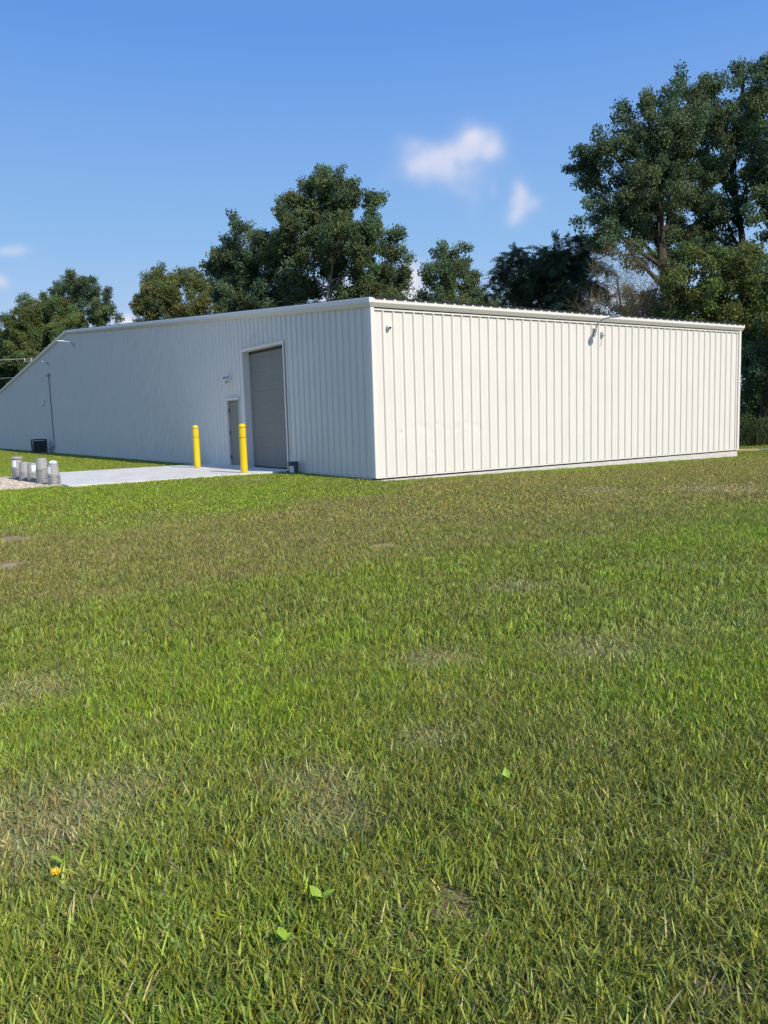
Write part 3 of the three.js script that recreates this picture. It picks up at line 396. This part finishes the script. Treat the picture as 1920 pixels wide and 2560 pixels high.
{
  const w = thing('wall_bracket', 'small grey empty bracket with dangling wire beside the arm lamp', 'bracket', [8.067, 3.666, .036]);
  part('plate', box(.07, .16, .012, 0, 0, .0), galv, w); part('stub', cyl(.02, .02, .07, 0, 0, 0, 12).rotateX(Math.PI / 2).translate(.01, -.03, .04), galv, w);
  part('wire', tube([[0, -.05, .012], [-.03, -.15, .02], [-.02, -.22, .014], [-.06, -.33, .01]], .005, 18, 6), std(lin(.12, .12, .12), .6), w);
  const f = thing('flood_camera', 'white twin floodlight camera above the entry door', 'camera', [-.036, 2.86, -8.45]);
  part('mount', cyl(.06, .06, .05, 0, 0, 0, 20).rotateZ(Math.PI / 2).translate(-.025, .02, 0), whitePlastic, f);
  for (const s of [1, -1]) { const h = new THREE.Group(); h.name = 'flood_head'; h.position.set(-.14, .03, -s * .13); h.rotation.set(0, 0, -.5); f.add(h); const m = part('housing', rbox(.05, .11, .17, .015), whitePlastic, h); part('face', box(.006, .085, .14, -.027, 0, 0), black, m); }
  part('arm', box(.1, .03, .24, -.085, .02, 0), whitePlastic, f);
  part('camera_head', new THREE.SphereGeometry(.052, 18, 14).translate(-.11, -.09, 0), whitePlastic, f); part('camera_face', cyl(.034, .034, .02, 0, 0, 0, 18).rotateZ(Math.PI / 2 + .3).translate(-.155, -.105, .012), black, f);
  const c = thing('dome_camera', 'small round white camera high on the sunlit wall by the corner', 'camera', [.475, 3.6, .006]);
  part('base', cyl(.062, .068, .045, 0, 0, 0, 24).rotateX(Math.PI / 2).translate(0, 0, .02), whitePlastic, c); part('ball', new THREE.SphereGeometry(.05, 20, 14).translate(-.012, -.02, .068), whitePlastic, c); part('lens', cyl(.028, .028, .02, 0, 0, 0, 18).rotateX(Math.PI / 2 + .4).translate(-.018, -.04, .108), black, c);
  const s = thing('junction_box', 'small pale box on the shaded gable beside the conduit', 'box', [-.036, 3.2, -38.9]); part('housing', rbox(.1, .34, .26, .01, -.05, 0, 0), whitePlastic, s); part('cable_gland', cyl(.05, .05, .1, -.05, -.21, 0, 12), galv, s);
  const q = thing('line_conduit', 'thin grey refrigerant conduit running down the gable to the condenser', 'conduit', [-.04, 0, -36.6]);
  part('pipe', tube([[-.03, 4.7, .0], [-.035, 4.2, .03], [-.03, 3.4, .02], [-.03, 2.2, .02], [-.03, 1.2, .05], [-.03, .75, .05], [-.04, .42, 0], [-.2, .22, -.3], [-.45, .2, -.62]], .025, 70, 8), std(lin(.16, .18, .185), .6), q);
  part('pipe', tube([[-.03, .78, .05], [-.05, .3, .03], [-.15, .1, -.2], [-.42, .08, -.62]], .022, 30, 8), std(lin(.3, .32, .33), .5), q);
  part('wall_hood', rbox(.13, .14, .5, .02, -.06, 4.78, 0), std(lin(.25, .26, .27), .5), q);
  for (const y of [4.1, 2.6, .85]) part('strap', box(.075, .03, .12, -.03, y, .02), galv, q);
  const ac = thing('condenser_unit', 'dark grey air conditioning condenser standing at the gable wall', 'condenser', [-.76, groundHeight(-.76, -37.6) + .0, -37.63]);
  const dark = std(lin(.035, .038, .042), .5);
  part('pad', box(.95, .08, .95, 0, .02, 0), std(lin(.3, .3, .29), .9), ac);
  part('cabinet', mergeGeometries([rbox(.74, .72, .74, .02, 0, .43, 0), ...[[-1, -1], [1, -1], [-1, 1], [1, 1]].map(([a, b]) => rbox(.06, .8, .06, .01, a * .38, .46, b * .38))]), dark, ac);
  part('top_cover', rbox(.84, .06, .84, .02, 0, .87, 0), dark, ac);
  const lou = []; for (let i = -7; i <= 7; i++) for (const s of [-1, 1]) { lou.push(box(.012, .7, .022, s * .385, .45, i * .048)); lou.push(box(.022, .7, .012, i * .048, .45, s * .385)); }
  part('louvres', mergeGeometries(lou), std(lin(.055, .06, .065), .5), ac);
  const gr = []; for (let i = 1; i < 6; i++) gr.push(new THREE.TorusGeometry(.06 * i, .006, 5, 28).rotateX(Math.PI / 2).translate(0, .915, 0)); part('fan_grille', mergeGeometries(gr), dark, ac);
  part('rating_label', box(.004, .2, .12, -.401, .68, .27), paper, ac);
}

// ---------------------------------------------------------------- power pole and wires far behind
{
  const wood = std(lin(.20, .16, .12), .95), porcelain = std(lin(.75, .74, .72), .3), P = [6.5, -.3, -78.2];
  const t = thing('utility_pole', 'wooden utility pole top with crossarm showing over the rake edge', 'utility pole', P);
  part('pole', cyl(.11, .16, 9.7, 0, 4.85, 0, 14), wood, t); part('crossarm', rbox(2.0, .12, .1, .01, .15, 9.25, .13).rotateY(0), wood, t);
  for (const x of [-.75, -.1, .6]) part('insulator', lathe([[.001, 0], [.03, 0], [.055, .05], [.035, .07], [.055, .11], [.03, .16], [.045, .2], [.02, .26], [.001, .26]], 14).translate(x, 9.31, .13), porcelain, t);
  part('transformer', lathe([[.001, 0], [.2, 0], [.22, .03], [.22, .75], [.2, .8], [.001, .82]], 20).translate(.36, 8.2, .15), std(lin(.4, .41, .41), .5), t);
  const w = std(lin(.35, .35, .34), .5);
  [[-.75, 9.55, 'upper power line wire strung from the pole crossarm'], [-.1, 9.55, 'second power line wire strung from the pole crossarm'], [-.12, 7.6, 'lower cable strung from the pole below the crossarm']].forEach(([x, y, label]) => { const e = tube([[x, y, .13], [x - 12, y - .45, -5], [x - 25, y - .5, -11], [x - 45, y, -20]], .022, 40, 5); const o = part(numbered('power_line'), e, w, scene); o.position.set(...P); tag(o, label, 'wire', 'power lines'); });
}
// ---------------------------------------------------------------- boards on the grass at the wood edge
{
  const a = tileNoise(71, 64); const grain = texture(256, 256, (u, v) => { const k = .75 + .3 * a(u * .1, v * 3); return [k, k * .98, k * .93]; });
  const b = thing('plank', 'fresh yellow pine plank lying on the grass past the building end', 'plank', [17.15, groundHeight(17.15, -2.0) + .075, -2.0], -.72); part('board', rbox(2.9, .06, .2, .004).rotateX(.25), std(lin(.62, .43, .20), .8, { map: grain }), b);
  const c = thing('plank', 'weathered grey board lying before the weeds at the wood edge', 'plank', [20.3, groundHeight(20.3, -1.2) + .065, -1.2], -.12); part('board', rbox(3.4, .04, .2, .004), std(lin(.30, .29, .28), .9, { map: grain }), c);
}

// ---------------------------------------------------------------- trees
const bark = (() => { const a = tileNoise(81, 64), b = tileNoise(82, 24); const map = texture(512, 512, (u, v) => { const k = .55 + .5 * a(u * 1.5, v * .4) + .2 * b(u, v); return [k, k * .96, k * .9]; }); const bump = texture(256, 256, (u, v) => { const k = a(u * 1.5, v * .4); return [k, k, k]; }, false); return (c) => std(c, .95, { map, bumpMap: bump, bumpScale: .03 }); })();
const BARKS = { pale: bark(lin(.34, .30, .25)), dark: bark(lin(.13, .105, .085)), dead: bark(lin(.22, .19, .165)) };
function leafCluster(seed, kind) {
  const r = rng(seed), pos = [], col = [];
  const leaf = (c, dir, n, len, wid, k) => { const u = dir.clone().normalize(), w = new THREE.Vector3().crossVectors(u, n).normalize(), up = new THREE.Vector3().crossVectors(w, u).normalize(); const a = c, b = c.clone().addScaledVector(u, len * .42).addScaledVector(w, wid * .5).addScaledVector(up, wid * .12), d = c.clone().addScaledVector(u, len * .42).addScaledVector(w, -wid * .5).addScaledVector(up, wid * .12), e = c.clone().addScaledVector(u, len); for (const v of [a, b, e, a, e, d]) { pos.push(v.x, v.y, v.z); col.push(...k); } };
  const V = (x, y, z) => new THREE.Vector3(x, y, z), rv = () => V(r() * 2 - 1, r() * 2 - 1, r() * 2 - 1);
  const tone = () => { const k = .7 + r() * .6; return [k * (.92 + r() * .2), k, k * (.8 + r() * .35)]; };
  if (kind === 'poplar') for (let i = 0; i < 30; i++) { const c = rv(); while (c.length() > 1) c.copy(rv()); c.multiplyScalar(.36); leaf(c, V(r() - .5, -.25 - r() * .7, r() - .5).add(c.clone().multiplyScalar(1.1)), rv().add(V(0, .9, 0).addScaledVector(c, 1.2)), .1 + r() * .05, .09 + r() * .04, tone()); }
  else if (kind === 'locust') for (let f = 0; f < 5; f++) { const a = r() * 6.28, L0 = .35 + r() * .35, dir = V(Math.cos(a), 0, Math.sin(a)), c0 = V((r() - .5) * .2, (r() - .5) * .16, (r() - .5) * .2); for (let i = 0; i < 9; i++) { const t = (i + .5) / 9, c = c0.clone().addScaledVector(dir, t * L0).add(V(0, -.22 * t * t * L0 * 2, 0)); for (const s of [-1, 1]) leaf(c, V(-dir.z * s, -.25, dir.x * s).addScaledVector(dir, .5), V(0, 1, 0).add(rv().multiplyScalar(.6)), .13, .06, tone()); } }
  else { for (let i = 0; i < 9; i++) { const c = rv().multiplyScalar(.3), d = rv().add(V(0, .25, 0)).normalize(), k = [.9, .8, .7]; const e = c.clone().addScaledVector(d, .5 + r() * .4), w = new THREE.Vector3().crossVectors(d, rv()).normalize().multiplyScalar(.008); for (const v of [c.clone().add(w), c.clone().sub(w), e]) { pos.push(v.x, v.y, v.z); col.push(2.6, 2.3, 2.0); } void k; } for (let i = 0; i < 12; i++) { const c = rv().multiplyScalar(.38); leaf(c, rv(), rv(), .08, .05, tone()); } }
  const g = new THREE.BufferGeometry(); g.setAttribute('position', new THREE.Float32BufferAttribute(pos, 3)); g.setAttribute('color', new THREE.Float32BufferAttribute(col, 3)); g.computeVertexNormals(); return g;
}
const CLUSTERS = { poplar: leafCluster(91, 'poplar'), locust: leafCluster(92, 'locust'), dead: leafCluster(93, 'dead') };
const LEAFCOL = [[.112, .170, .064], [.130, .184, .052], [.160, .190, .052], [.098, .154, .062], [.095, .145, .072], [.115, .112, .075], [.130, .172, .034]];
const leafMat = new THREE.MeshPhysicalMaterial({ color: 0xffffff, roughness: .9, transmission: .38, thickness: 0, specularIntensity: .5, vertexColors: true, side: THREE.DoubleSide });
function limbGeo(pts, r0, r1, n = 10) { // tapered tube along a curve
  const c = new THREE.CatmullRomCurve3(pts), fr = c.computeFrenetFrames(n), pos = [], idx = [], uv = [], m = 8; let len = c.getLength();
  for (let i = 0; i <= n; i++) { const t = i / n, p = c.getPointAt(t), R = mix(r0, r1, t) * (i === 0 ? 1.12 : 1); for (let j = 0; j <= m; j++) { const a = j / m * Math.PI * 2, v = p.clone().addScaledVector(fr.normals[i], Math.cos(a) * R).addScaledVector(fr.binormals[i], Math.sin(a) * R); pos.push(v.x, v.y, v.z); uv.push(j / m * 2, t * len / 1.5); } }
  for (let i = 0; i < n; i++) for (let j = 0; j < m; j++) { const a = i * (m + 1) + j; idx.push(a, a + 1, a + m + 1, a + 1, a + m + 2, a + m + 1); }
  const g = new THREE.BufferGeometry(); g.setAttribute('position', new THREE.Float32BufferAttribute(pos, 3)); g.setAttribute('uv', new THREE.Float32BufferAttribute(uv, 2)); g.setIndex(idx); g.computeVertexNormals(); return g;
}
TREES.forEach((T, ti) => {
  const r = rng(500 + ti * 17), t = thing(T.n, T.label, T.cat, T.p, 0, 'trees round the building');
  const barkM = T.leaf === 'dead' ? BARKS.dead : (ti === 2 || ti === 5 || ti === 3) ? BARKS.pale : BARKS.dark;
  const lobes = T.lobes.map(([x, y, z, rx, ry]) => ({ c: new THREE.Vector3(x, y, z), rx, ry }));
  const topL = lobes.reduce((a, b) => (b.c.y + b.ry > a.c.y + a.ry ? b : a)), H = topL.c.y + topL.ry * .3;
  const mid = new THREE.Vector3(); lobes.forEach((l) => mid.add(l.c)); mid.multiplyScalar(1 / lobes.length);
  const tp = [new THREE.Vector3(0, -.1, 0), new THREE.Vector3(mid.x * .1 + (r() - .5) * .3, H * .25, mid.z * .1), new THREE.Vector3(mid.x * .55 + (r() - .5) * .5, H * .55, mid.z * .5), new THREE.Vector3(mix(mid.x, topL.c.x, .5), H * .8, mix(mid.z, topL.c.z, .5)), new THREE.Vector3(topL.c.x, H, topL.c.z)];
  const curve = new THREE.CatmullRomCurve3(tp);
  part('trunk', limbGeo(tp, T.tr, T.tr * .12, 22), barkM, t);
  for (const l of lobes) {
    const f = clamp((l.c.y - l.rx * 1.2) / H * .85, .12, .9), s = curve.getPoint(f), e = l.c.clone().add(new THREE.Vector3(0, l.ry * .25, 0)), m = s.clone().lerp(e, .5).add(new THREE.Vector3((r() - .5) * .4, -l.ry * .15, (r() - .5) * .4));
    part('limb', limbGeo([s, m, e], T.tr * (1 - f) * .55 + .025, .018, 8), barkM, t);
    for (let k = 0; k < 3; k++) { const q = e.clone().lerp(m, r() * .8), d = new THREE.Vector3((r() - .5) * 2 * l.rx, r() * l.ry * .9, (r() - .5) * 2 * l.rx).multiplyScalar(.8); part('limb', limbGeo([q, q.clone().addScaledVector(d, .5).add(new THREE.Vector3(0, .1, 0)), q.clone().add(d)], .03, .008, 5), barkM, t); }
  }
  // crown: lobes break into uneven clumps, clumps into leaf sprays
  const mats = [], cols = [], M = new THREE.Matrix4(), Q = new THREE.Quaternion(), E = new THREE.Euler(), base = LEAFCOL[T.col];
  const far = Math.hypot(T.p[0] + 10, T.p[2] - 16), sc = far > 60 ? 1.25 : 1;
  const rv = () => { const v = new THREE.Vector3(); do v.set(r() * 2 - 1, r() * 2 - 1, r() * 2 - 1); while (v.length() > 1 || v.length() < .05); return v; };
  const put = (p, tint, warm, tilt) => { E.set((r() - .5) * tilt, r() * 6.28, (r() - .5) * tilt); const s = sc * (.7 + r() * .55); M.compose(p, Q.setFromEuler(E), new THREE.Vector3(s, s, s)); mats.push(M.clone()); const j = tint * (.82 + r() * .36); cols.push([base[0] * j * (1 + warm), base[1] * j, base[2] * j * (1 - warm * .6)]); };
  const feather = T.leaf === 'locust', dead = T.leaf === 'dead';
  for (const l of lobes) {
    const R = (l.rx + l.ry) / 2, tufts = Math.round((5 + R * R * 5.2) * T.dens / Math.pow(sc, 1.2)), out = new THREE.Vector3(l.c.x - mid.x, 0, l.c.z - mid.z).multiplyScalar(.12);
    for (let b = 0; b < tufts; b++) {
      const d = rv(), k = d.length(), dn = d.clone().normalize(); dn.multiplyScalar(.18 + .72 * Math.pow(k, .6));
      const root = new THREE.Vector3(l.c.x + dn.x * l.rx, l.c.y + dn.y * l.ry * .95, l.c.z + dn.z * l.rx);
      const axis = feather ? new THREE.Vector3(d.x, d.y * .15 - .12, d.z).normalize() : dn.clone().multiplyScalar(.9).add(out).add(new THREE.Vector3(0, .55, 0)).addScaledVector(rv(), .45).normalize();
      const len = (feather ? .8 + r() * .9 : .45 + r() * r() * 1.25) * Math.min(1.25, .55 + R * .35), rad = (feather ? .16 : .3 + r() * .14) * (.7 + R * .16) * sc, n = Math.round((dead ? 4 : 5 + len * rad * 22) / sc);
      const tint = .62 + r() * .78, warm = (r() - .45) * .4;
      for (let i = 0; i < n; i++) { const t = (i + r()) / n, w = rad * (t > .6 ? 1.25 - t * .95 : .55 + t * .75); const p = root.clone().addScaledVector(axis, t * len).addScaledVector(rv(), w * 1.25); if (feather) p.y += -.25 * t * t * len; put(p, tint, warm, feather ? 1.5 : .9); }
    }
  }
  const im = new THREE.InstancedMesh(CLUSTERS[T.leaf], leafMat, mats.length), C = new THREE.Color(); im.name = 'crown'; im.userData.kind = 'stuff'; mats.forEach((m, i) => { im.setMatrixAt(i, m); im.setColorAt(i, C.setRGB(...cols[i])); }); im.castShadow = im.receiveShadow = true; t.add(im);
});

// ---------------------------------------------------------------- tall weeds along the wood edge and by the pail
function bladeFan(seed, n, rad, h0, h1, w, lean) {
  const r = rng(seed), pos = [], col = [];
  for (let i = 0; i < n; i++) {
    const a = r() * 6.283, q = Math.sqrt(r()) * rad, x = Math.cos(a) * q, z = Math.sin(a) * q, h = mix(h0, h1, r()), la = r() * 6.283, ll = lean * (.15 + r() * r() * 1.3), dx = Math.cos(la), dz = Math.sin(la), fa = r() * 6.283, wx = Math.cos(fa), wz = Math.sin(fa), W = w * (.55 + r() * .7);
    const v = r(), k = .42 + r() * r() * 1.25 + r() * .35; let c = v < .55 ? [1, 1, 1] : v < .76 ? [1.22, 1.12, .9] : v < .92 ? [.74, .88, 1.2] : [1.35, 1.0, 1.3]; c = c.map((q2) => q2 * k);
    const P = (t, s) => { const b = ll * h * (t * .75 + t * t * .35), y = h * t * (1 - .3 * Math.min(ll, 1.8) * (.6 + .4 * t)), hw = W * .5 * (t < .6 ? 1 - .12 * t : (1 - t) * 2.2 + .05) * s; return [x + dx * b + wx * hw, y, z + dz * b + wz * hw]; };
    const ts = [0, .4, .75, 1];
    for (let j = 0; j < 3; j++) { const A = P(ts[j], -1), B = P(ts[j], 1), Cc = P(ts[j + 1], 1), D = P(ts[j + 1], -1); for (const p of j < 2 ? [A, B, Cc, A, Cc, D] : [A, B, P(1, 0)]) { pos.push(...p); col.push(...c); } }
  }
  const g = new THREE.BufferGeometry(); g.setAttribute('position', new THREE.Float32BufferAttribute(pos, 3)); g.setAttribute('color', new THREE.Float32BufferAttribute(col, 3)); g.computeVertexNormals(); return g;
}
const bladeMat = new THREE.MeshPhysicalMaterial({ color: 0xffffff, roughness: .62, transmission: .36, thickness: 0, specularIntensity: .8, vertexColors: true, side: THREE.DoubleSide });
{
  const weedMat = std(lin(.07, .10, .025), .6, { vertexColors: true, side: THREE.DoubleSide }), tall = [bladeFan(101, 90, .5, .5, 1.3, .022, .6), bladeFan(102, 110, .6, .4, 1.0, .03, .8), bladeFan(103, 80, .45, .6, 1.5, .02, .5)];
  const r = rng(104); let k = 0;
  for (let i = 0; i < 22; i++) { const u = i / 21, x = mix(18.6, 27.5, u) + r() * .8, z = mix(-5.2, -1.0, u) - r() * 1.8; const g = tall[k++ % 3], o = thing('weed_clump', 'tall leafy weed clump at the foot of the woods', 'weeds', [x, groundHeight(x, z) - .02, z], r() * 6, 'weeds along the wood edge'); o.scale.setScalar(.55 + r() * .8); part('blades', g, weedMat, o); const im = new THREE.InstancedMesh(CLUSTERS.poplar, leafMat, 26), M = new THREE.Matrix4(), Q = new THREE.Quaternion(), E = new THREE.Euler(), C = new THREE.Color(); for (let j = 0; j < 26; j++) { E.set(r() - .5, r() * 6, r() - .5); M.compose(new THREE.Vector3((r() - .5) * 1.2, .25 + r() * .9, (r() - .5) * 1.2), Q.setFromEuler(E), new THREE.Vector3(.6, .6, .6)); im.setMatrixAt(j, M); const q = .7 + r() * .6; im.setColorAt(j, C.setRGB(.07 * q, .10 * q, .025 * q)); } im.name = 'leaves'; im.userData.kind = 'stuff'; im.castShadow = im.receiveShadow = true; o.add(im); }
  const o = thing('weed_clump', 'low dark weed sprouting at the apron edge beside the dark pail', 'weeds', [-.42, groundHeight(-.42, -4.02), -4.02]); part('blades', bladeFan(105, 46, .17, .05, .14, .02, 1.2), weedMat, o);
}

// ---------------------------------------------------------------- lawn: grass tufts in three sizes
{
  const dirF = new THREE.Vector2(.5565, -.831), dirR = new THREE.Vector2(.831, .5565), cx = camera.position.x, cz = camera.position.z;
  const TUFT = { near: [bladeFan(111, 34, .085, .028, .075, .0068, 1.2), bladeFan(112, 34, .085, .02, .06, .0075, 2.0), bladeFan(113, 30, .085, .03, .085, .0064, .9), bladeFan(114, 30, .09, .02, .062, .0078, 3.0)], mid: [bladeFan(115, 30, .11, .025, .072, .0098, 1.1), bladeFan(116, 28, .11, .02, .06, .0105, 2.0), bladeFan(119, 28, .1, .03, .085, .0094, .8)], straw: [bladeFan(141, 9, .1, .03, .075, .0045, 1.3), bladeFan(142, 9, .11, .02, .06, .005, 2.4)], far: [bladeFan(117, 30, .19, .025, .07, .0165, 1.2), bladeFan(118, 28, .17, .02, .06, .018, 1.8)] };
  const bands = [['near', .55, 5.2, 450], ['straw', .55, 5.2, 230], ['mid', 5.2, 12, 235], ['straw', 5.2, 13, 95], ['straw', 13, 30, 22], ['far', 12, 30, 110], ['far', 30, 64, 38]];
  const bins = {}; for (const k in TUFT) bins[k] = TUFT[k].map(() => ({ m: [], c: [] }));
  const r = rng(120), M = new THREE.Matrix4(), Q = new THREE.Quaternion(), E = new THREE.Euler(), C = new THREE.Color();
  for (const [kind, f0, f1, dens] of bands) {
    const step = 1 / Math.sqrt(dens), wmax = f1 * .56 + 2;
    for (let f = f0; f < f1; f += step) for (let s = -(f * .56 + 1.6); s < f * .56 + 1.6; s += step) {
      const F = f + (r() - .5) * step * 1.3, S = s + (r() - .5) * step * 1.3, x = cx + dirF.x * F + dirR.x * S, z = cz + dirF.y * F + dirR.y * S;
      if (x > -.03 && x < L + .03 && z < .03 && z > -END) continue;
      if (x > L && z < -18) continue;
      if (x < .02 && x > GABLE_SLAB.x1 - .03 && z < GABLE_SLAB.z0 + .03 && z > GABLE_SLAB.z1 - .03) continue;
      if (inGravel(x, z)) continue;
      const q = lawn(x, z); if (r() < q.bare * .97 || r() < q.straw * .35) continue;
      const pick = Math.floor(r() * TUFT[kind].length), b = bins[kind][pick];
      E.set((r() - .5) * .25, r() * 6.283, (r() - .5) * .25); const edge = z < .7 && z > 0 && x > 0 ? .6 : 1, sc = (.75 + r() * .5) * edge * (1 - .35 * q.dry * r()) * (1 + .18 * q.fine);
      M.compose(new THREE.Vector3(x, groundHeight(x, z) - .004, z), Q.setFromEuler(E), new THREE.Vector3(sc, sc * (.85 + r() * .35) * (1 - .3 * q.straw), sc)); b.m.push(M.clone());
      const lush = [.35, .48, .024], dull = [.34, .38, .055], pale = [.40, .455, .085], dry = [.43, .355, .11], straw = [.58, .50, .25]; let c = dull.map((v, i) => mix(v, lush[i], q.lush)); c = c.map((v, i) => mix(v, pale[i], q.pale)); c = c.map((v, i) => mix(v, dry[i], clamp(q.dry * (.5 + r() * .7)))); c = c.map((v, i) => mix(v, straw[i], q.straw * (.3 + r() * .6)));
      if (kind === 'straw') { const w = r(); if (w > .55 + .45 * Math.max(q.dry, q.straw)) { b.m.pop(); continue; } c = [.55, .46, .22]; }
      const k = .82 + r() * .36; b.c.push([c[0] * k * (.94 + r() * .12), c[1] * k, c[2] * k]);
    }
  }
  const names = { near: 'lawn_grass', mid: 'lawn_grass', far: 'lawn_grass', straw: 'dead_grass' }, lab = { straw: 'scattered dead straw coloured blades among the lawn grass', near: 'thick mown green lawn grass in the foreground', mid: 'mown lawn grass with a dry olive band before the building', far: 'short lawn grass along the building and beyond the apron' };
  for (const k in bins) { const grp = new THREE.Group(); grp.name = numbered(names[k]); grp.userData = { label: lab[k], category: 'grass', kind: 'stuff' }; scene.add(grp); bins[k].forEach((b, i) => { const im = new THREE.InstancedMesh(TUFT[k][i], bladeMat, b.m.length); im.name = 'tufts'; im.userData.kind = 'stuff'; b.m.forEach((m, j) => { im.setMatrixAt(j, m); im.setColorAt(j, C.setRGB(...b.c[j])); }); im.castShadow = im.receiveShadow = true; grp.add(im); }); console.log(k, bins[k].reduce((a, b) => a + b.m.length, 0)); }
}
// ---------------------------------------------------------------- broadleaf weeds in the lawn
{
  const lm = std(lin(.27, .40, .03), .6, { side: THREE.DoubleSide });
  const leafGeo = (len, wid) => { const list = [], n = 6; const P = (t, s) => [s * wid * .5 * Math.sin(Math.PI * Math.pow(t, .8)) , .012 + len * (.55 * t - .3 * t * t) + Math.abs(s) * wid * .12, len * t]; for (let i = 0; i < n; i++) for (const s of [-1, 1]) list.push([[P(i / n, 0), P((i + 1) / n, 0), P((i + 1) / n, s), P(i / n, s)]]); return quads(list); };
  const A = leafGeo(.05, .03), B = leafGeo(.038, .026);
  const plants = [[-9.92, 13.03, 2, 'broad round leafed weed beside the yellow dandelion'], [-9.48, 13.86, 5, 'bright green plantain weed with several broad leaves in the lawn'], [-8.26, 13.48, 3, 'small broadleaf weed seedling with two pale leaves'], [-8.66, 12.6, 2, 'lone upright broad weed leaf among the grass blades'], [-9.3, 13.75, 3, 'small flat broadleaf weed next to the plantain']];
  const r = rng(130);
  for (const [x, z, n, label] of plants) { const t = thing('broadleaf_weed', label, 'weed', [x, groundHeight(x, z) + .018, z], r() * 6); for (let i = 0; i < n; i++) { const m = part('leaf', r() < .5 ? A : B, lm, t); m.rotation.set(-(.1 + r() * .5), i * 6.283 / n + r() * .6, 0, 'YXZ'); m.position.y = .012; m.scale.setScalar(.85 + r() * .4); } }
  const d = thing('dandelion', 'single yellow dandelion flower low in the lawn', 'flower', [-9.95, groundHeight(-9.95, 13.09), 13.09]); part('stem', cyl(.0025, .003, .05, 0, .025, 0, 6), lm, d); const pet = []; for (let i = 0; i < 40; i++) pet.push(box(.004, .002, .02, 0, 0, .008).rotateX(-.2 - (i % 3) * .25).rotateY(i * 2.4).translate(0, .052, 0)); part('petals', mergeGeometries(pet), std(lin(.85, .55, .02), .6), d);
}
renderer.render(scene, camera);
